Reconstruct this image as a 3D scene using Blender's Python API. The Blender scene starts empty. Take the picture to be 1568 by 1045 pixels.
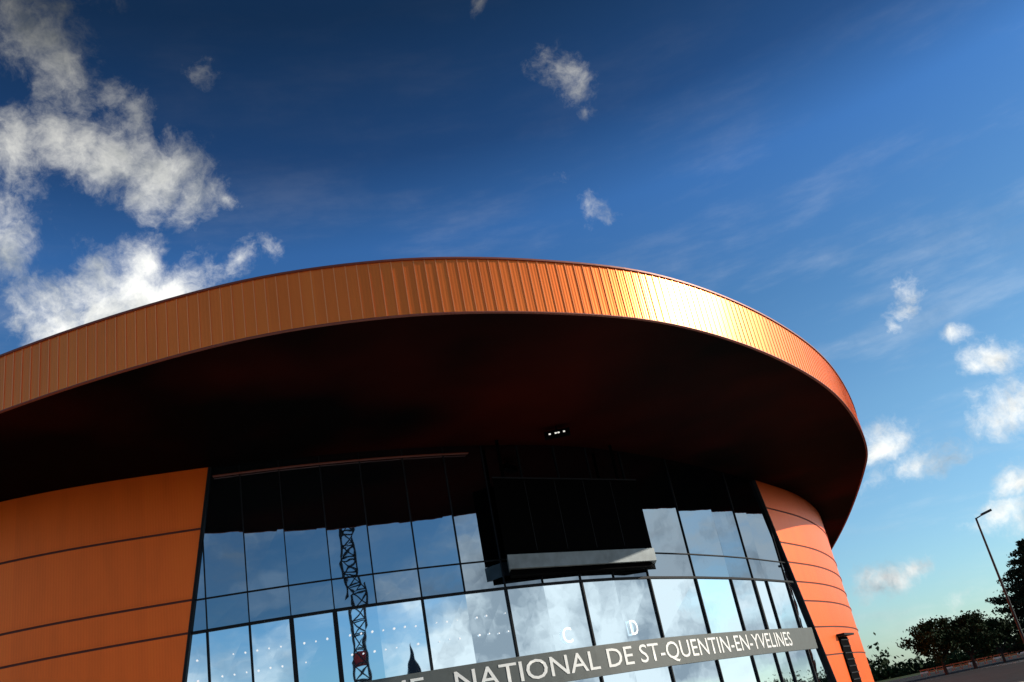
import bpy, math, random
from mathutils import Vector, Matrix
random.seed(7)
sc = bpy.context.scene
sc.view_settings.view_transform='Standard'; sc.view_settings.look='None'; sc.view_settings.exposure=0

# ------------------------------------------------------------ helpers
def link(o, parent=None):
    sc.collection.objects.link(o)
    if parent: o.parent=parent
    return o
def mesh(name, verts, faces, mats, parent=None, uvs=None, midx=None, smooth=False):
    me=bpy.data.meshes.new(name); me.from_pydata([tuple(v) for v in verts],[],faces)
    if not isinstance(mats,(list,tuple)): mats=[mats]
    for m in mats: me.materials.append(m)
    if uvs:
        l=me.uv_layers.new(name='UVMap')
        for p in me.polygons:
            for li in p.loop_indices: l.data[li].uv=uvs[me.loops[li].vertex_index]
    if midx:
        for p,i in zip(me.polygons,midx): p.material_index=i
    if smooth:
        for p in me.polygons: p.use_smooth=True
    me.update()
    return link(bpy.data.objects.new(name,me),parent)
def empty(name, loc=(0,0,0)):
    e=bpy.data.objects.new(name,None); e.location=loc; e.empty_display_size=.5
    return link(e)
class MB:
    def __init__(s): s.v=[]; s.f=[]; s.m=[]
    def box(s,c,ax,ay,az,hx,hy,hz,mi=0):
        b=len(s.v)
        for i in (-1,1):
            for j in (-1,1):
                for k in (-1,1):
                    s.v.append(Vector(c)+ax*hx*i+ay*hy*j+az*hz*k)
        for f in ((0,1,3,2),(4,6,7,5),(0,4,5,1),(2,3,7,6),(0,2,6,4),(1,5,7,3)):
            s.f.append(tuple(b+q for q in f)); s.m.append(mi)
    def beam(s,p,q,w,mi=0):
        p=Vector(p);q=Vector(q);d=(q-p); L=d.length; d/=L
        a=d.cross(Vector((0,0,1)));
        if a.length<.01: a=Vector((1,0,0))
        a.normalize(); b=d.cross(a)
        s.box((p+q)/2,d,a,b,L/2,w/2,w/2,mi)
    def prism(s,pts,z0,z1,mi=0):
        b=len(s.v); n=len(pts)
        for z in(z0,z1):
            for p in pts: s.v.append(Vector((p[0],p[1],z)))
        for i in range(n):
            j=(i+1)%n; s.f.append((b+i,b+j,b+n+j,b+n+i)); s.m.append(mi)
        s.f.append(tuple(b+i for i in range(n))[::-1]); s.f.append(tuple(b+n+i for i in range(n))); s.m+=[mi,mi]
    def cone(s,p,q,r0,r1,n=8,mi=0):
        p=Vector(p);q=Vector(q);d=(q-p).normalized()
        a=d.cross(Vector((0,0,1)))
        if a.length<.01: a=Vector((1,0,0))
        a.normalize(); b=d.cross(a); k=len(s.v)
        for c,r in((p,r0),(q,r1)):
            for i in range(n):
                t=2*math.pi*i/n; s.v.append(c+a*math.cos(t)*r+b*math.sin(t)*r)
        for i in range(n):
            j=(i+1)%n; s.f.append((k+i,k+j,k+n+j,k+n+i)); s.m.append(mi)
        s.f.append(tuple(k+n+i for i in range(n))); s.m.append(mi)
    def make(s,name,mats,parent=None): return mesh(name,s.v,s.f,mats,parent,midx=s.m)
X=Vector((1,0,0));Y=Vector((0,1,0));Z=Vector((0,0,1))

def mat(name,col,rough=.5,metal=0,spec=.5,var=0,vscale=3,bump=0,bscale=20,emit=None):
    m=bpy.data.materials.new(name); m.use_nodes=True; nt=m.node_tree; b=nt.nodes['Principled BSDF']
    b.inputs['Base Color'].default_value=(*col,1); b.inputs['Roughness'].default_value=rough
    b.inputs['Metallic'].default_value=metal; b.inputs['Specular IOR Level'].default_value=spec
    tc=nt.nodes.new('ShaderNodeTexCoord')
    if var:
        n=nt.nodes.new('ShaderNodeTexNoise'); n.inputs['Scale'].default_value=vscale; n.inputs['Detail'].default_value=6
        nt.links.new(tc.outputs['Object'],n.inputs['Vector'])
        r=nt.nodes.new('ShaderNodeMapRange'); r.inputs[1].default_value=.3; r.inputs[2].default_value=.7
        r.inputs[3].default_value=1-var; r.inputs[4].default_value=1+var
        nt.links.new(n.outputs['Fac'],r.inputs[0])
        x=nt.nodes.new('ShaderNodeVectorMath'); x.operation='SCALE'; x.inputs[0].default_value=col
        nt.links.new(r.outputs[0],x.inputs['Scale']); nt.links.new(x.outputs[0],b.inputs['Base Color'])
    if bump:
        n=nt.nodes.new('ShaderNodeTexNoise'); n.inputs['Scale'].default_value=bscale; n.inputs['Detail'].default_value=5
        nt.links.new(tc.outputs['Object'],n.inputs['Vector'])
        bp=nt.nodes.new('ShaderNodeBump'); bp.inputs['Strength'].default_value=bump; bp.inputs['Distance'].default_value=.05
        nt.links.new(n.outputs['Fac'],bp.inputs['Height']); nt.links.new(bp.outputs[0],b.inputs['Normal'])
    if emit:
        b.inputs['Emission Color'].default_value=(*emit[0],1); b.inputs['Emission Strength'].default_value=emit[1]
    return m

def cladding(name,col,rough,metal,period,panel,bstr=.5):
    """painted metal cladding, uv in metres (arc length, height)"""
    m=bpy.data.materials.new(name); m.use_nodes=True; nt=m.node_tree; N=nt.nodes; L=nt.links
    b=N['Principled BSDF']; b.inputs['Roughness'].default_value=rough; b.inputs['Metallic'].default_value=metal
    uv=N.new('ShaderNodeUVMap'); sx=N.new('ShaderNodeSeparateXYZ'); L.new(uv.outputs[0],sx.inputs[0])
    def M(op,a,bv=None):
        n=N.new('ShaderNodeMath'); n.operation=op
        for i,q in enumerate((a,bv)):
            if q is None: continue
            if isinstance(q,(int,float)): n.inputs[i].default_value=q
            else: L.new(q,n.inputs[i])
        return n.outputs[0]
    w=M('SINE',M('MULTIPLY',sx.outputs[0],2*math.pi/period))
    bp=N.new('ShaderNodeBump'); bp.inputs['Strength'].default_value=bstr; bp.inputs['Distance'].default_value=.01
    L.new(w,bp.inputs['Height']); L.new(bp.outputs[0],b.inputs['Normal'])
    fl=M('FLOOR',M('DIVIDE',sx.outputs[0],panel))
    wn=N.new('ShaderNodeTexWhiteNoise'); wn.noise_dimensions='1D'; L.new(fl,wn.inputs['W'])
    t1=M('ADD',M('MULTIPLY',wn.outputs['Value'],.10),.95)
    no=N.new('ShaderNodeTexNoise'); no.inputs['Scale'].default_value=.5; no.inputs['Detail'].default_value=7
    mp=N.new('ShaderNodeMapping'); mp.inputs['Scale'].default_value=(3,.7,1); L.new(uv.outputs[0],mp.inputs[0]); L.new(mp.outputs[0],no.inputs['Vector'])
    t2=M('ADD',M('MULTIPLY',no.outputs['Fac'],.3),.85)
    x=N.new('ShaderNodeVectorMath'); x.operation='SCALE'; x.inputs[0].default_value=col
    L.new(M('MULTIPLY',t1,t2),x.inputs['Scale']); L.new(x.outputs[0],b.inputs['Base Color'])
    return m

fasc_m=cladding('fascia_orange_metal',(1.0,.20,.028),.35,.7,.11,.34,.12)
wall_m=cladding('wall_orange_metal',(1.0,.15,.010),.42,.45,.10,1.2,.2)
seam_m=mat('seam_dark_joint',(.07,.012,.006),.7)  # dark red-brown strips for the horizontal wall seams
trim_m=mat('roof_flashing',(.20,.05,.03),.5,.3)
rib_m=mat('fascia_rib_metal',(1.0,.32,.10),.35,.6)
frame_m=mat('dark_aluminium',(.008,.010,.014),.6,0,.15)
black_m=mat('black_screen_panel',(.0012,.0012,.0015),.8,0,.02)
steel_m=mat('grey_steel',(.17,.20,.22),.5,.3,var=.2,vscale=2)
band_m=mat('sign_band_grey',(.085,.10,.10),.5,var=.1)
white_m=mat('white_paint',(.85,.86,.85),.5,var=.04)
dot_m=mat('interior_dots_letter_glow',(.85,.86,.85),.5,emit=((1,1,1),.65))  # interior lights; the same emission also gives the door letters an added glow
roof_m=mat('roof_membrane',(.25,.25,.25),.8,var=.1)

def glass(name,tint,mixf):
    m=bpy.data.materials.new(name); m.use_nodes=True; nt=m.node_tree; N=nt.nodes; L=nt.links
    out=N['Material Output']; N.remove(N['Principled BSDF'])
    g=N.new('ShaderNodeBsdfGlossy'); g.inputs['Color'].default_value=(*tint,1); g.inputs['Roughness'].default_value=.012
    d=N.new('ShaderNodeBsdfDiffuse'); d.inputs['Color'].default_value=(.005,.007,.010,1)
    mx=N.new('ShaderNodeMixShader'); mx.inputs[0].default_value=mixf
    L.new(d.outputs[0],mx.inputs[1]); L.new(g.outputs[0],mx.inputs[2]); L.new(mx.outputs[0],out.inputs[0])
    tc=N.new('ShaderNodeTexCoord'); n=N.new('ShaderNodeTexNoise'); n.inputs['Scale'].default_value=.8; n.inputs['Detail'].default_value=2
    L.new(tc.outputs['Object'],n.inputs['Vector'])
    bp=N.new('ShaderNodeBump'); bp.inputs['Strength'].default_value=.12; bp.inputs['Distance'].default_value=.02
    L.new(n.outputs['Fac'],bp.inputs['Height']); L.new(bp.outputs[0],g.inputs['Normal'])
    return m
glassU=glass('coated_glass_upper',(.26,.34,.43),.9)
glassL=glass('clear_glass_lower',(.66,.82,.95),.95)

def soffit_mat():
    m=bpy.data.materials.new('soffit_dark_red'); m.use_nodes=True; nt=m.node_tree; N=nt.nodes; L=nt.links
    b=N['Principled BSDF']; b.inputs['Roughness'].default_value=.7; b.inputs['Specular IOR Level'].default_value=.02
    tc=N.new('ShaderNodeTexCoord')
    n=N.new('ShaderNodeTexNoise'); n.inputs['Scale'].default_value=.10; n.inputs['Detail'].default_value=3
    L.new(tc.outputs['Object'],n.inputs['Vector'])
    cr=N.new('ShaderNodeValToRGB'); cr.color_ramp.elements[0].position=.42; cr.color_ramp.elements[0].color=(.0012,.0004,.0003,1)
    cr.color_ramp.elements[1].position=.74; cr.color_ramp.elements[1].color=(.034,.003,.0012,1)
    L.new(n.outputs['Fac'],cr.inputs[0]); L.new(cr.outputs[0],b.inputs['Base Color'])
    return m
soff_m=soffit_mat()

# ------------------------------------------------------------ plan curves
class Curve:
    def __init__(s,pts,sub=24):
        P=[Vector((x,y)) for x,y in pts]; n=len(P); out=[]
        for i in range(n):
            a,b,c,d=P[i-1],P[i],P[(i+1)%n],P[(i+2)%n]
            for k in range(sub):
                t=k/sub
                t0=0; t1=t0+(b-a).length**.5; t2=t1+(c-b).length**.5; t3=t2+(d-c).length**.5
                T=t1+(t2-t1)*t
                A1=a*((t1-T)/(t1-t0))+b*((T-t0)/(t1-t0)); A2=b*((t2-T)/(t2-t1))+c*((T-t1)/(t2-t1)); A3=c*((t3-T)/(t3-t2))+d*((T-t2)/(t3-t2))
                B1=A1*((t2-T)/(t2-t0))+A2*((T-t0)/(t2-t0)); B2=A2*((t3-T)/(t3-t1))+A3*((T-t1)/(t3-t1))
                out.append(B1*((t2-T)/(t2-t1))+B2*((T-t1)/(t2-t1)))
        for _ in range(30):
            out=[out[i]*.5+(out[i-1]+out[(i+1)%len(out)])*.25 for i in range(len(out))]
        s.p=out+[out[0]]; s.s=[0]
        for i in range(1,len(s.p)): s.s.append(s.s[-1]+(s.p[i]-s.p[i-1]).length)
        s.L=s.s[-1]
    def at(s,q):
        import bisect
        q=q%s.L; i=min(max(bisect.bisect_right(s.s,q)-1,0),len(s.p)-2)
        t=(q-s.s[i])/(s.s[i+1]-s.s[i]); return s.p[i].lerp(s.p[i+1],t)
    def tan(s,q): return (s.at(q+.6)-s.at(q-.6)).normalized()
    def nor(s,q): t=s.tan(q); return Vector((t.y,-t.x))
    def pt(s,q,z,off=0): p=s.at(q)+s.nor(q)*off; return Vector((p.x,p.y,z))
roofC=Curve([(-66,49),(-50,38.5),(-34,31.5),(-22,27.1),(-15.6,24.9),(-11,23.8),(-7,23.4),(-3.3,23.9),(-.5,24.9),(2.5,26.5),(4.8,28.1),(7.4,30.7),(10.5,34.7),(13.7,39.9),(16.5,45.9),(19.4,53.8),(20.8,59.4),(24.2,76.2),(27.2,94),(28.8,106),(27,120),(15,136),(-10,145),(-45,142),(-72,128),(-85,100),(-82,72)])
wallC=Curve([(-60,52),(-45,42),(-32,35.7),(-20.3,32.7),(-12.6,33.6),(-7.4,35.1),(-2.6,37.4),(1.15,40),(4.3,43.2),(7.2,47),(10.1,51.2),(12.8,55.6),(16.8,62.5),(20,70),(22,76.5),(23.6,84),(24.5,94),(23,106),(13,124),(-10,135),(-43,133),(-68,120),(-78,98),(-75,75)])
def s_at_bearing(c,r):
    q=0; lastv=None
    while q<c.L*.5:
        p=c.at(q)
        if p.y<80 and p.x>-55:
            v=p.x/p.y-r
            if lastv is not None and lastv<0<=v: return q
            lastv=v
        q+=.05
    return q
SB=lambda r: s_at_bearing(wallC,r)
EYE=1.6
ZS=13.6; ZT=15.42

bld=empty('velodrome_building',(0,60,0))
def fix(o):
    o.matrix_parent_inverse=Matrix.Translation((0,-60,0)); return o
def bmesh_(name,*a,**k):
    return fix(mesh(name,*a,parent=bld,**k))

def ribbon(name,c,s0,s1,z0,z1,off,m,step=.5,smooth=True,off1=None):
    n=max(2,int((s1-s0)/step)); v=[];uv=[];f=[]
    for i in range(n+1):
        s=s0+(s1-s0)*i/n
        v+= [c.pt(s,z0,off),c.pt(s,z1,off if off1 is None else off1)]; uv+=[(s,z0),(s,z1)]
    for i in range(n): f.append((2*i,2*i+2,2*i+3,2*i+1))
    return bmesh_(name,v,f,m,uvs=uv,smooth=smooth)
def band(name,c,s0,s1,z0,z1,o0,o1,m,step=.6):
    n=max(2,int((s1-s0)/step)); v=[];f=[]
    for i in range(n+1):
        s=s0+(s1-s0)*i/n
        v+=[c.pt(s,z0,o0),c.pt(s,z0,o1),c.pt(s,z1,o1),c.pt(s,z1,o0)]
    for i in range(n):
        for k in range(4):
            a=4*i+k;b=4*i+(k+1)%4; f.append((a,b,b+4,a+4))
    f.append((0,1,2,3)); f.append((4*n+3,4*n+2,4*n+1,4*n))
    return bmesh_(name,v,f,m)

# roof fascia
ribbon('fascia',roofC,0,roofC.L,ZS,ZT,0,fasc_m,.4)
mb=MB(); q=0
while q<roofC.L:
    p=roofC.pt(q,(ZS+ZT)/2,.008); t=roofC.tan(q); n=roofC.nor(q)
    mb.box(p,Vector((t.x,t.y,0)),Vector((n.x,n.y,0)),Z,.014,.012,(ZT-ZS)/2-.01)
    q+=.34+random.uniform(-.006,.006)
fix(mb.make('fascia_ribs',rib_m,bld))
band('roof_edge_flashing',roofC,0,roofC.L-.01,ZT,ZT+.06,-.4,.06,trim_m)
band('fascia_drip_trim',roofC,0,roofC.L-.01,ZS-.03,ZS,-.10,.015,trim_m)
v=[];f=[];n=160;rings=6;cx,cy=-28,85
for r in range(rings):
    t=1-r/rings
    for i in range(n):
        p=roofC.at(roofC.L*i/n)
        v.append((cx+(p.x-cx)*t*(.995),cy+(p.y-cy)*t*.995,ZT+.03+ (1-t*t)*2.5))
for r in range(rings-1):
    for i in range(n):
        j=(i+1)%n; f.append((r*n+i,r*n+j,(r+1)*n+j,(r+1)*n+i))
f.append(tuple((rings-1)*n+i for i in range(n)))
bmesh_('roof_shell',v,f,roof_m)
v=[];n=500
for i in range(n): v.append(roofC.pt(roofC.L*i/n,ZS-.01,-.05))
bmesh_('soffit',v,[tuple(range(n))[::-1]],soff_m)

# orange walls with raked edges beside the glazing
sLt,sLb=SB(-.3745),SB(-.445); sRt,sRb=SB(.2309),SB(.2535)
ZW=ZS-.012
def wall(name,edge_t,edge_b,far):
    nr=8;nc=220; v=[];uv=[];f=[]
    for j in range(nr+1):
        z=ZW*j/nr; e=edge_b+(edge_t-edge_b)*j/nr
        for i in range(nc+1):
            s=e+(far-e)*(i/nc); v.append(wallC.pt(s,z)); uv.append((s,z))
    for j in range(nr):
        for i in range(nc):
            a=j*(nc+1)+i; q=(a,a+1,a+nc+2,a+nc+1)
            f.append(q if far>edge_t else q[::-1])
    bmesh_(name,v,f,wall_m,uvs=uv,smooth=True)
    v=[];f=[]
    for j in range(9):
        z=ZW*j/8; e=edge_b+(edge_t-edge_b)*j/8; sg=1 if far<edge_t else -1
        v+=[wallC.pt(e,z,-.5),wallC.pt(e+sg*.05,z,-.5),wallC.pt(e+sg*.05,z,.03),wallC.pt(e-sg*.05,z,.03),wallC.pt(e-sg*.05,z,.002)]
    for j in range(8):
        for k in range(4): a=5*j+k; f.append((a,a+1,a+6,a+5))
    bmesh_(name+'_edge_trim',v,f,frame_m)
wall('wall_west',sLt,sLb,-wallC.L*.25)
wall('wall_east',sRt,sRb,wallC.L*.76)
for h in (9.6,7.0,5.84,3.15,1.95):
    z=h+EYE; e=sLb+(sLt-sLb)*z/ZW
    band('seam_w',wallC,-wallC.L*.2,e-.06,z-.04,z+.04,-.02,.008,seam_m)
    band('seam_lip_w',wallC,-wallC.L*.2,e-.06,z+.041,z+.075,-.02,.04,wall_m)
for h in (10.3,8.2,7.0,5.84,4.7,3.15,1.5):
    z=h+EYE; e=sRb+(sRt-sRb)*z/ZW
    band('seam_e',wallC,e+.06,wallC.L*.6,z-.04,z+.04,-.02,.008,seam_m)
    band('seam_lip_e',wallC,e+.06,wallC.L*.6,z+.041,z+.07,-.02,.05,wall_m)
band('glazing_head_trim',wallC,sLt+.1,SB(-.075),ZS-.42,ZS-.38,-.1,.03,trim_m)

# glazing facets
bear=[-.46,-.42,-.387,-.340,-.2935,-.246,-.199,-.150,-.102,-.058,-.018,.023,.058,.095,.1427,.1788,.2018,.2145,.2345,.262]
cols=[SB(b) for b in bear]
rows=[0.02,3.55,4.75,7.44,8.6,11.2,ZW]
vU,fU,vL,fL=[],[],[],[]
for k in range(len(cols)-1):
    for j in range(len(rows)-1):
        if j==1: continue
        tgt=(vU,fU) if j>=3 else (vL,fL)
        b=len(tgt[0])
        for s,z in((cols[k],rows[j]),(cols[k+1],rows[j]),(cols[k+1],rows[j+1]),(cols[k],rows[j+1])):
            tgt[0].append(wallC.pt(s,z,-.16+random.uniform(-.004,.004)))
        tgt[1].append((b,b+1,b+2,b+3))
bmesh_('glazing_upper',vU,fU,glassU); bmesh_('glazing_lower',vL,fL,glassL)
mb=MB()
def mullion(s,z0,z1,w,dep=.06):
    t=wallC.tan(s);n=wallC.nor(s); p=wallC.pt(s,(z0+z1)/2,-.13)
    mb.box(p,Vector((t.x,t.y,0)),Vector((n.x,n.y,0)),Z,w/2,dep,(z1-z0)/2)
for b,s in zip(bear,cols):
    if b<-.44 or b>.25: continue
    if b not in(.1788,.2145): mullion(s,7.48,ZW-.05,.04,.03)
    if b not in(-.199,-.102,-.018,.058):
        mullion(s,4.76,7.40,.17 if b in(-.2935,-.246,.2018) else .08)
        mullion(s,.02,3.54,.08)
for k in range(len(cols)-1):
    for z,w in((7.44,.10),(8.6,.05)):
        a=wallC.pt(cols[k],z,-.13);c=wallC.pt(cols[k+1],z,-.13); mb.beam(a,c,w)
fix(mb.make('mullions_and_transoms',frame_m,bld))
band('sign_band',wallC,cols[0],SB(.2445),3.55,4.75,-.30,-.06,band_m)
mb=MB()
def disc(s,z,r):
    t=wallC.tan(s); p=wallC.pt(s,z,-.10); k=len(mb.v)
    T=Vector((t.x,t.y,0))
    for i in range(10): a=2*math.pi*i/10; mb.v.append(p+T*math.cos(a)*r+Z*math.sin(a)*r)
    mb.f.append(tuple(k+i for i in range(10))); mb.m.append(0)
s=SB(-.44)
while s<SB(-.06):
    d=min(abs(s-c) for c in cols)
    if d>.12:
        for z,r in((6.45,.038),(5.75,.038)):
            if random.random()<.9: disc(s,z+random.uniform(-.02,.02),r*random.uniform(.65,1.2))
    s+=.42
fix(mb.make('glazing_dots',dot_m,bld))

def letters(txt,name,s0,s1,zb,h,off,m):
    cu=bpy.data.curves.new('t','FONT'); cu.body=txt; cu.size=1; cu.resolution_u=3; cu.offset=.004
    o=bpy.data.objects.new('t',cu); sc.collection.objects.link(o)
    dg=bpy.context.evaluated_depsgraph_get(); me=bpy.data.meshes.new_from_object(o.evaluated_get(dg))
    bpy.data.objects.remove(o)
    import bmesh
    bm=bmesh.new(); bm.from_mesh(me)
    xs=[v.co.x for v in bm.verts]; ys=[v.co.y for v in bm.verts]
    x0,x1=min(xs),max(xs); y1=max(ys)
    for v in bm.verts:
        s=s0+(v.co.x-x0)/(x1-x0)*(s1-s0); z=zb+v.co.y/y1*h
        v.co=wallC.pt(s,z,off)
    bm.to_mesh(me); bm.free(); me.materials.clear(); me.materials.append(m); me.name=name
    o=bpy.data.objects.new(name,me); link(o,bld); fix(o); return o
sa,sb=SB(-.129),SB(.2205)
letters('NATIONAL DE ST-QUENTIN-EN-YVELINES','sign_lettering',sa,sb,3.83,.74,-.045,white_m)
wl=(sb-sa)*.30
letters('VELODROME','sign_lettering_start',sa-wl-1.2,sa-1.2,3.83,.74,-.045,white_m)
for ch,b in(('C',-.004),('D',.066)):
    s=SB(b); letters(ch,'door_letter_'+ch.lower(),s-.24,s+.24,5.0,.62,-.06,dot_m)  # letters are no lamps, their glow is put into the material

# shallow display screen box in front of the glazing
A=Vector((-1.95,36.75,0));B=Vector((4.36,42.1,0)); d=(B-A).normalized(); nn=Vector((d.y,-d.x,0))
Ab=Vector((-1.99,37.65,0)); Bb=Vector((4.42,43.2,0))
mid=(A+B)/2; Lb=(B-A).length
def quad(e,f_): return [A-d*e+nn*f_,B+d*e+nn*f_,Bb,Ab]
mb=MB()
mb.prism(quad(0,0),EYE+6.95,EYE+10.2,0)
mb.prism(quad(.0,.10),EYE+6.38,EYE+6.94,1)
mb.prism(quad(-.2,-.1),EYE+6.16,EYE+6.375,0)
mb.box(mid+nn*.02+Z*(EYE+10.18),d,nn,Z,Lb/2,.05,.02,2)
for i in range(1,5): mb.box(mid+d*(-Lb/2+Lb*i/5)+Z*(EYE+8.6),d,nn,Z,.01,.008,1.5,2)
for t in(-.40,.40):
    mb.box(mid+d*Lb*t-nn*.3+Z*(EYE+11.09),d,nn,Z,.05,.05,.88,0)
fix(mb.make('display_screen_box',[black_m,steel_m,frame_m],bld))
lamp_m=mat('lit_downlight',(.9,.9,.9),emit=((1,.97,.9),.7))
mb=MB()
c=Vector((1.1,37.3,ZS-.35))
mb.box(c,X,Y,Z,.55,.2,.12,0)
mb.box(c+Z*.22,X,Y,Z,.03,.03,.12,0)
for t in(-.32,-.06,.06,.3): mb.box(c+X*t+Vector((0,-.21,-.02)),X,Y,Z,.045,.012,.03,1)
fix(mb.make('soffit_floodlight',[black_m,lamp_m],bld))
# service louvre on the east wall
s=SB(.2705); t=wallC.tan(s);n2=wallC.nor(s);T=Vector((t.x,t.y,0));N3=Vector((n2.x,n2.y,0))
mb=MB()
mb.box(wallC.pt(s,2.5,.03),T,N3,Z,1.3,.05,1.6,0)
for i in range(8): mb.box(wallC.pt(s,1.1+i*.4,.10),T,N3,Z,1.22,.04,.03,1)
mb.box(wallC.pt(s,4.2,.25),T,N3,Z,1.6,.25,.06,1)
fix(mb.make('service_louvre',[black_m,frame_m],bld))

# ------------------------------------------------------------ ground
asph=mat('asphalt',(.034,.034,.037),.95,spec=.05,var=.25,vscale=.6,bump=.12,bscale=40)
grass=mat('grass',(.04,.055,.02),.95,spec=.1,var=.35,vscale=.8,bump=.3,bscale=12)
pave=mat('pale_bounce_paving',(.52,.48,.42),.85,var=.12,vscale=.7)  # paving tone set pale so the sunlit ground bounces light onto the walls
kerb=mat('kerb_stone',(.30,.29,.28),.8,var=.12)
def sheet(name,pts,z,m): return mesh(name,[(x,y,z) for x,y in pts],[tuple(range(len(pts)))],m)
sheet('ground',[(-3000,-3000),(3000,-3000),(3000,3000),(-3000,3000)],0,grass)
sheet('car_park',[(-120,-70),(160,-70),(160,150),(-120,150)],.004,asph)
sheet('bounce_forecourt',[(-70,-34),(20,-34),(20,54),(-70,54)],.008,pave)  # out of view, laid pale as a reflector to brighten the orange wall
n=240; sheet('pavement',[tuple(wallC.at(wallC.L*i/n)+wallC.nor(wallC.L*i/n)*3.0) for i in range(n)],.12,pave)
v=[];f=[]
for i in range(n):
    p=wallC.L*i/n
    v+=[wallC.pt(p,0,3.2),wallC.pt(p,.13,3.2),wallC.pt(p,.13,3.0),wallC.pt(p,.0,3.0)]
for i in range(n):
    for k in range(3):
        a=4*i+k; b=(4*((i+1)%n))+k; f.append((a,b,b+1,a+1))
mesh('kerb',v,f,kerb)
mb=MB()
for x in(44,60):
    for i in range(20): mb.box((x,56+i*2.6,.010),X,Y,Z,2.4,.06,.002)
mb.make('parking_bay_markings',white_m)
mb=MB(); mb.box((95,151,.07),X,Y,Z,66,.15,.07); mb.make('car_park_kerb',kerb)

orange=mat('orange_plastic',(.55,.14,.04),.5,var=.2)
mb=MB()
for i in range(30):
    x=46+i*1.15+random.uniform(-.05,.05); y=136+i*.05+random.uniform(-.1,.1)
    mb.box((x,y,.45),X,Y,Z,.5,.05,.09,i%3==0); mb.box((x,y,.78),X,Y,Z,.5,.05,.07,0)
    for q in(-.42,.42): mb.box((x+q,y,.44),X,Y,Z,.04,.04,.43,0); mb.box((x+q,y,.03),X,Y,Z,.06,.25,.03,0)
mb.make('orange_barrier_fence',[orange,white_m])

# ------------------------------------------------------------ vegetation
bark=mat('bark',(.04,.03,.025),.9,bump=.5)
def leafmat(name,c):
    m=mat(name,c,.8,0,.1,var=.5,vscale=.9); return m
leafA=leafmat('leaf_dark',(.018,.036,.013)); leafB=leafmat('needles_dark',(.013,.027,.013))
def leafquad(mb,p,size):
    u=Vector((random.gauss(0,1),random.gauss(0,1),random.gauss(0,1))).normalized()
    w=u.cross(Vector((random.gauss(0,1),random.gauss(0,1),random.gauss(0,1)))).normalized()
    k=len(mb.v); a=size*random.uniform(.6,1.3); b=a*.6
    mb.v+=[p-u*a,p+w*b,p+u*a,p-w*b]; mb.f.append((k,k+1,k+2,k+3)); mb.m.append(1)
def broad(name,loc,H,R,nc=40,nl=150,leaf=leafA,ls=.18):
    mb=MB(); th=H*.24
    mb.cone((0,0,0),(0,0,th),H*.035,H*.024,10)
    for i in range(nc):
        a=random.uniform(0,6.28); e=random.uniform(-.55,1); rr=random.uniform(.4,1.05)
        k_=math.sqrt(max(.05,1-max(e,0)**2))
        c=Vector((math.cos(a)*R*rr*k_,math.sin(a)*R*rr*k_,H*.54+e*H*.38*random.uniform(.65,1.12)))
        if i%2==0: mb.cone((0,0,th*.9),c,H*.012,H*.003,5)
        cr=R*random.uniform(.16,.30)
        for _ in range(nl):
            q=Vector((random.gauss(0,.5),random.gauss(0,.5),random.gauss(0,.38)))*cr
            leafquad(mb,c+q,ls)
    o=mb.make(name,[bark,leaf]); o.location=loc; return o
def conifer(name,loc,H,R,leaf=leafB):
    mb=MB(); mb.cone((0,0,0),(0,0,H),H*.028,.03,10)
    z=H*.10
    while z<H*.98:
        t=(z/H); r=R*(1-t)**.85*random.uniform(.8,1.12)+.3; nb=9 if t<.7 else 6; a0=random.uniform(0,6)
        for i in range(nb):
            a=a0+6.28*i/nb+random.uniform(-.25,.25); L=r*random.uniform(.65,1.15)
            st=Vector((0,0,z)); en=Vector((math.cos(a)*L,math.sin(a)*L,z+L*random.uniform(-.05,.22)))
            mb.cone(st,en,.06,.015,5)
            for k in range(int(60+L*55)):
                u=random.uniform(.15,1.02)**.8; p=st.lerp(en,u); w=.12*L*(1.1-u*.6)+.10
                leafquad(mb,p+Vector((random.gauss(0,w),random.gauss(0,w),random.gauss(0,.16)-.05)),.18)
        z+=H*.055*random.uniform(.8,1.2)
    o=mb.make(name,[bark,leaf]); o.location=loc; return o
conifer('cedar_tree',(58.3,120,0),13.6,8.8)
broad('oak_tree',(40.3,112,0),6.0,3.2); broad('oak_tree.001',(44.0,113,0),6.5,3.1)
broad('oak_tree.002',(47.8,114,0),4.8,2.6)
mb=MB()
for i in range(420):
    x=55+i*.5; y=215+random.uniform(-5,5); h=(2.4+1.4*math.sin(i*.13)+1.0*math.sin(i*.41))*random.uniform(.6,1.1)+1.2
    for _ in range(60): leafquad(mb,Vector((x+random.gauss(0,1.2),y,abs(random.gauss(0,.5))*h)),.5)
mb.make('distant_treeline',[bark,leafA])
mb=MB()
for i in range(60):
    a=i/60; x=-40+a*190; y=-75+random.uniform(-5,5)+a*10; h=random.uniform(4,8)
    mb.cone((x,y,0),(x,y,h*.5),.2,.1,6)
    for _ in range(420): leafquad(mb,Vector((x+random.gauss(0,1.5),y+random.gauss(0,1.3),h*.55+random.gauss(0,h*.2))),.4)
mb.make('background_trees',[bark,leafA])

# ------------------------------------------------------------ street lamp
galv=mat('dark_galvanised',(.02,.022,.025),.6,.2)
mb=MB(); H=11.25
mb.cone((0,0,0),(0,0,.9),.16,.15,12); mb.cone((0,0,.9),(0,0,H),.11,.075,12)
mb.cone((0,0,H-.05),(.75,0,H+.2),.05,.045,8)
mb.box((.95,0,H+.27),Vector((.97,0,.24)).normalized(),Y,Vector((-.24,0,.97)).normalized(),.42,.17,.09)
mb.box((0,0,.02),X,Y,Z,.22,.22,.02)
o=mb.make('street_lamp',[galv]); o.location=(33.4,75,0)

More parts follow.
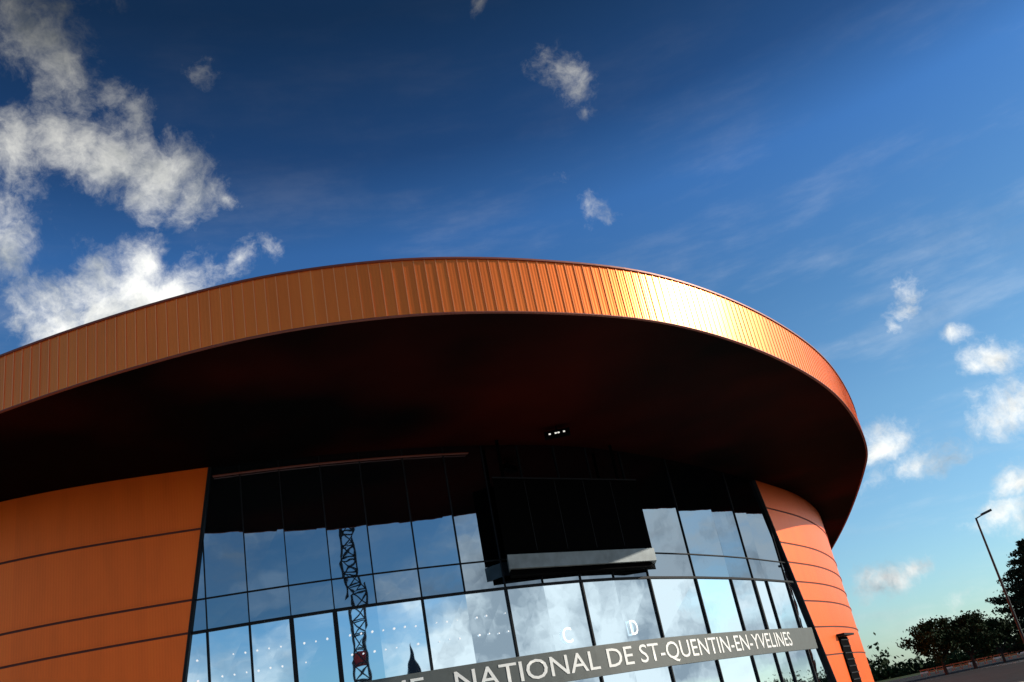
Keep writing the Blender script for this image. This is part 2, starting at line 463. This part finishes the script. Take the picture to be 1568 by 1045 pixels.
# ------------------------------------------------------------ tower crane + church (behind the viewer, mirrored in the glazing)
i=bear.index(-.246); a=wallC.at(cols[i]); b=wallC.at(cols[i+1]); m_=(a+b)/2; t=(b-a).normalized(); nr=Vector((t.y,-t.x))
dv=m_.normalized(); r=dv-2*dv.dot(nr)*nr; cp=m_+r*62
yel=mat('crane_dark_steel',(.03,.028,.028),.6,.1); red=mat('crane_red',(.5,.03,.02),.5)
mb=MB(); w=.72; H=46; zz=0
for sx in(-1,1):
    for sy in(-1,1): mb.beam((sx*w,sy*w,0),(sx*w,sy*w,H),.22)
while zz<H-2:
    for p,q in(((-1,-1),(1,-1)),((1,-1),(1,1)),((1,1),(-1,1)),((-1,1),(-1,-1))):
        mb.beam((p[0]*w,p[1]*w,zz),(q[0]*w,q[1]*w,zz),.14)
        mb.beam((p[0]*w,p[1]*w,zz),(q[0]*w,q[1]*w,zz+1.5),.14)
    zz+=1.5
mb.box((0,0,12.5),X,Y,Z,.6,.6,.6,1)
mb.box((1.6,0,H+1),X,Y,Z,.9,.8,1.1,0)
for sy in(-.6,.6): mb.beam((-14,sy,H+2.4),(42,sy,H+2.4),.18)
mb.beam((-14,0,H+3.8),(42,0,H+3.8),.16)
for i in range(28): mb.beam((-14+i*2,0,H+3.8),(-13+i*2,.6,H+2.4),.08); mb.beam((-14+i*2,0,H+3.8),(-13+i*2,-.6,H+2.4),.08)
mb.beam((0,0,H+2.4),(0,0,H+9),.4); mb.beam((0,0,H+9),(34,0,H+3.8),.08); mb.beam((0,0,H+9),(-13,0,H+3.8),.08)
mb.box((-12.5,0,H+1.4),X,Y,Z,1.2,.7,1.2,0); mb.box((0,0,.3),X,Y,Z,2.5,2.5,.3,0)
o=mb.make('tower_crane',[yel,red]); o.location=(cp.x,cp.y,0); o.rotation_euler=(0,0,math.radians(-60))
stone=mat('church_stone',(.2,.18,.15),.8,var=.2); slate=mat('slate',(.03,.03,.035),.6,var=.2)
ch=MB()
ch.box((0,0,4),X,Y,Z,2,2,4,0)
k=len(ch.v); ch.v+=[Vector((-2.1,-2.1,8)),Vector((2.1,-2.1,8)),Vector((2.1,2.1,8)),Vector((-2.1,2.1,8)),Vector((0,0,19))]
ch.f+=[(k,k+1,k+4),(k+1,k+2,k+4),(k+2,k+3,k+4),(k+3,k,k+4)]; ch.m+=[1]*4
ch.box((9,0,2.5),X,Y,Z,7,3.5,2.5,0)
k=len(ch.v); ch.v+=[Vector((2,-3.8,5)),Vector((16.2,-3.8,5)),Vector((16.2,3.8,5)),Vector((2,3.8,5)),Vector((2,0,9)),Vector((16.2,0,9))]
ch.f+=[(k,k+1,k+5,k+4),(k+2,k+3,k+4,k+5),(k+1,k+2,k+5),(k,k+4,k+3)]; ch.m+=[1,1,0,0]
for i in range(5): ch.box((4+i*2.6,-3.52,2.6),X,Y,Z,.45,.03,1.3,2)
ch.box((0,-2.02,6),X,Y,Z,.5,.03,.9,2)
o=ch.make('church',[stone,slate,frame_m]); 
i=bear.index(-.199); a=wallC.at(cols[i]); b=wallC.at(cols[i+1]); m_=a.lerp(b,.6); t=(b-a).normalized(); nr=Vector((t.y,-t.x))
dv=m_.normalized(); r=dv-2*dv.dot(nr)*nr; cp=m_+r*112
o.location=(cp.x,cp.y,0); o.rotation_euler=(0,0,.5)

# ------------------------------------------------------------ world
SUN_EL=math.radians(23.5); SUN_ROT=math.radians(80)
w=bpy.data.worlds.new('World'); sc.world=w; w.use_nodes=True; nt=w.node_tree; N=nt.nodes; L=nt.links
for n_ in list(N): N.remove(n_)
out=N.new('ShaderNodeOutputWorld')
sky=N.new('ShaderNodeTexSky'); sky.sky_type='NISHITA'; sky.sun_disc=False; sky.sun_elevation=SUN_EL; sky.sun_rotation=SUN_ROT
sky.air_density=1.0; sky.dust_density=.6; sky.ozone_density=2.0
def V(op,a,b=None):
    n=N.new('ShaderNodeVectorMath'); n.operation=op
    for i_,q_ in enumerate((a,b)):
        if q_ is None: continue
        if isinstance(q_,tuple): n.inputs[i_].default_value=q_
        else: L.new(q_,n.inputs[i_])
    return n
def M(op,a,b=None,c=None,clamp=False):
    n=N.new('ShaderNodeMath'); n.operation=op; n.use_clamp=clamp
    for i_,q_ in enumerate((a,b,c)):
        if q_ is None: continue
        if isinstance(q_,(int,float)): n.inputs[i_].default_value=q_
        else: L.new(q_,n.inputs[i_])
    return n.outputs[0]
def MR(v,a,b,c,d,smooth=False):
    n=N.new('ShaderNodeMapRange'); n.interpolation_type='SMOOTHSTEP' if smooth else 'LINEAR'
    L.new(v,n.inputs[0])
    for i_,q_ in zip((1,2,3,4),(a,b,c,d)): n.inputs[i_].default_value=q_
    return n.outputs[0]
tc=N.new('ShaderNodeTexCoord'); G=tc.outputs['Generated']
sep=N.new('ShaderNodeSeparateXYZ'); L.new(G,sep.inputs[0])
def noise(vec,scale,detail,rough=.55):
    n=N.new('ShaderNodeTexNoise'); n.inputs['Scale'].default_value=scale; n.inputs['Detail'].default_value=detail; n.inputs['Roughness'].default_value=rough
    L.new(vec,n.inputs['Vector']); return n
nw=noise(G,9,5,.6)
wv=V('SUBTRACT',nw.outputs['Color'],(.5,.5,.5)); ws=N.new('ShaderNodeVectorMath'); ws.operation='SCALE'; L.new(wv.outputs[0],ws.inputs[0]); ws.inputs['Scale'].default_value=.05
D=V('ADD',G,ws.outputs[0]).outputs[0]
FL=(1,1,2.0)
D2=V('MULTIPLY',D,FL).outputs[0]
# x/y, z/y, radius, flattened, weight
blobs=[(-.66,1.17,.08,0,0),(-.595,1.077,.062,0,0),(-.554,.992,.052,0,0),(-.49,.95,.03,0,-.2),(-.455,.90,.03,0,-.2),(-.6295,.86,.055,0,0),(-.65,.79,.04,0,0),(-.5617,.872,.038,0,.1),(-.525,.85,.038,0,.2),(-.488,.8265,.042,0,.3),(-.4253,.7788,.042,0,.3),(-.3733,.7348,.034,0,.2),(-.335,.715,.02,0,-.1),
(-.64,.71,.036,0,.1),(-.59,.63,.036,0,.2),(-.557,.595,.042,0,.5),(-.489,.590,.045,0,.6),(-.4376,.640,.030,0,.2),(-.455,.59,.045,0,.5),(-.40,.59,.036,0,.2),(-.3697,.615,.028,0,0),(-.32,.62,.024,0,-.2),(-.28,.625,.018,0,-.2),(-.3555,.9274,.025,0,-.4),
(.125,.85,.026,0,-.35),(.140,.815,.026,0,-.2),(.157,.775,.026,0,-.25),(.16,.74,.018,0,-.4),(.1274,.5954,.030,0,-.3),(.10,.64,.02,0,-.5),(.05,.97,.016,0,-.5),
(.475,.40,.020,0,.1),(.455,.375,.019,0,.2),(.437,.357,.014,0,.1),(.536,.2995,.040,1,.1),(.51,.29,.030,1,0),(.53,.2435,.048,1,.2),(.374,.222,.036,1,.2),(.414,.196,.038,1,.2),(.36,.19,.026,1,0),
(.327,.0823,.036,1,.1),(.365,.088,.03,1,.1),(.4997,.1565,.034,1,0),(.4697,.1265,.038,1,0),(.50,.335,.02,1,-.1),(.41,.06,.03,1,-.2)]
m=None
for x,z,r,fl,wt in blobs:
    c=Vector((x,1,z)).normalized()
    if fl: c=Vector((c.x,c.y,c.z*2.0))
    dn=V('DISTANCE',D2 if fl else D,tuple(c)).outputs['Value']
    v_=M('MULTIPLY_ADD',dn,-1/r,1.0+wt)
    m=v_ if m is None else M('MAXIMUM',m,v_)
m=M('MAXIMUM',m,-1.6)
n1=noise(D,19,8,.68)
front=M('ADD',m,M('MULTIPLY',M('SUBTRACT',n1.outputs['Fac'],.5),3.6))
mp=N.new('ShaderNodeMapping'); mp.inputs['Scale'].default_value=(1,1,2.2); L.new(G,mp.inputs[0])
n2=noise(mp.outputs[0],3.2,9,.6)
eb=M('MULTIPLY',MR(sep.outputs[0],.3,.95,0,1,True),MR(sep.outputs[2],.05,.35,1,0))
back=M('MULTIPLY_ADD',M('SUBTRACT',n2.outputs['Fac'],.51),7,M('MULTIPLY_ADD',eb,2.4,0.0))
bm_=MR(sep.outputs[1],.05,-.2,0,1)
bm2=M('MAXIMUM',bm_,MR(sep.outputs[0],.58,.7,0,1))
back=M('MULTIPLY_ADD',bm2,back,M('MULTIPLY',M('SUBTRACT',1.0,bm2),-1.5))
dens=MR(M('MAXIMUM',front,back),-.1,1.6,0,1,True)
mp2=N.new('ShaderNodeMapping'); mp2.inputs['Scale'].default_value=(1.5,1.5,7); mp2.inputs['Rotation'].default_value=(0,.35,0); L.new(G,mp2.inputs[0])
n3=noise(mp2.outputs[0],3,7,.6)
haze=M('MULTIPLY',MR(n3.outputs['Fac'],.45,.75,0,.35,True),MR(sep.outputs[2],.0,.6,1,.06))
dens=M('MAXIMUM',dens,haze)
dens=M('MULTIPLY',dens,MR(sep.outputs[2],-.01,.03,0,1))
cr=N.new('ShaderNodeValToRGB'); L.new(sep.outputs[2],cr.inputs[0])
e=cr.color_ramp.elements; e[0].position=0; e[0].color=(.60,.84,1,1); e[1].position=1; e[1].color=(.07,.15,.23,1)
for p_,c_ in((.12,(.56,.80,.95,1)),(.25,(.52,.78,.90,1)),(.38,(.36,.64,.84,1)),(.51,(.27,.58,.92,1)),(.59,(.12,.28,.48,1)),(.70,(.065,.155,.25,1))):
    q_=e.new(p_); q_.color=c_
sm=V('MULTIPLY',sky.outputs[0],cr.outputs[0]).outputs[0]
bg=N.new('ShaderNodeBackground'); bg.inputs[1].default_value=.145; L.new(sm,bg.inputs[0])
n4=noise(D,11,6,.6)
ccol=N.new('ShaderNodeValToRGB'); L.new(n4.outputs['Fac'],ccol.inputs[0])
ccol.color_ramp.elements[0].position=.36; ccol.color_ramp.elements[0].color=(.36,.40,.43,1)
ccol.color_ramp.elements[1].position=.56; ccol.color_ramp.elements[1].color=(1.05,1.05,1.0,1)
cfade=MR(sep.outputs[2],.50,.70,1.1,.25)
cs=N.new('ShaderNodeVectorMath'); cs.operation='SCALE'; L.new(ccol.outputs[0],cs.inputs[0]); L.new(cfade,cs.inputs['Scale'])
bg2=N.new('ShaderNodeBackground'); bg2.inputs[1].default_value=1.0; L.new(cs.outputs[0],bg2.inputs[0])
mx=N.new('ShaderNodeMixShader'); L.new(dens,mx.inputs[0]); L.new(bg.outputs[0],mx.inputs[1]); L.new(bg2.outputs[0],mx.inputs[2]); L.new(mx.outputs[0],out.inputs[0])

sd=Vector((math.sin(SUN_ROT)*math.cos(SUN_EL),math.cos(SUN_ROT)*math.cos(SUN_EL),math.sin(SUN_EL)))
ld=bpy.data.lights.new('sun','SUN'); ld.energy=5; ld.angle=math.radians(.5); ld.color=(1,.90,.74)
lo=bpy.data.objects.new('sun',ld); link(lo); lo.rotation_euler=sd.to_track_quat('Z','Y').to_euler(); lo.location=sd*200

# ------------------------------------------------------------ camera
p=math.radians(23.6); ro=math.radians(11.5)
fw=Vector((0,math.cos(p),math.sin(p))); up=Vector((0,-math.sin(p),math.cos(p)))
r_=X*math.cos(ro)-up*math.sin(ro); u_=X*math.sin(ro)+up*math.cos(ro); b_=-fw
M4=Matrix(((r_.x,u_.x,b_.x,0),(r_.y,u_.y,b_.y,0),(r_.z,u_.z,b_.z,EYE),(0,0,0,1)))
cd=bpy.data.cameras.new('camera'); cd.lens=32.03; cd.sensor_width=36; cd.clip_end=8000
co=bpy.data.objects.new('camera',cd); link(co); co.matrix_world=M4; sc.camera=co
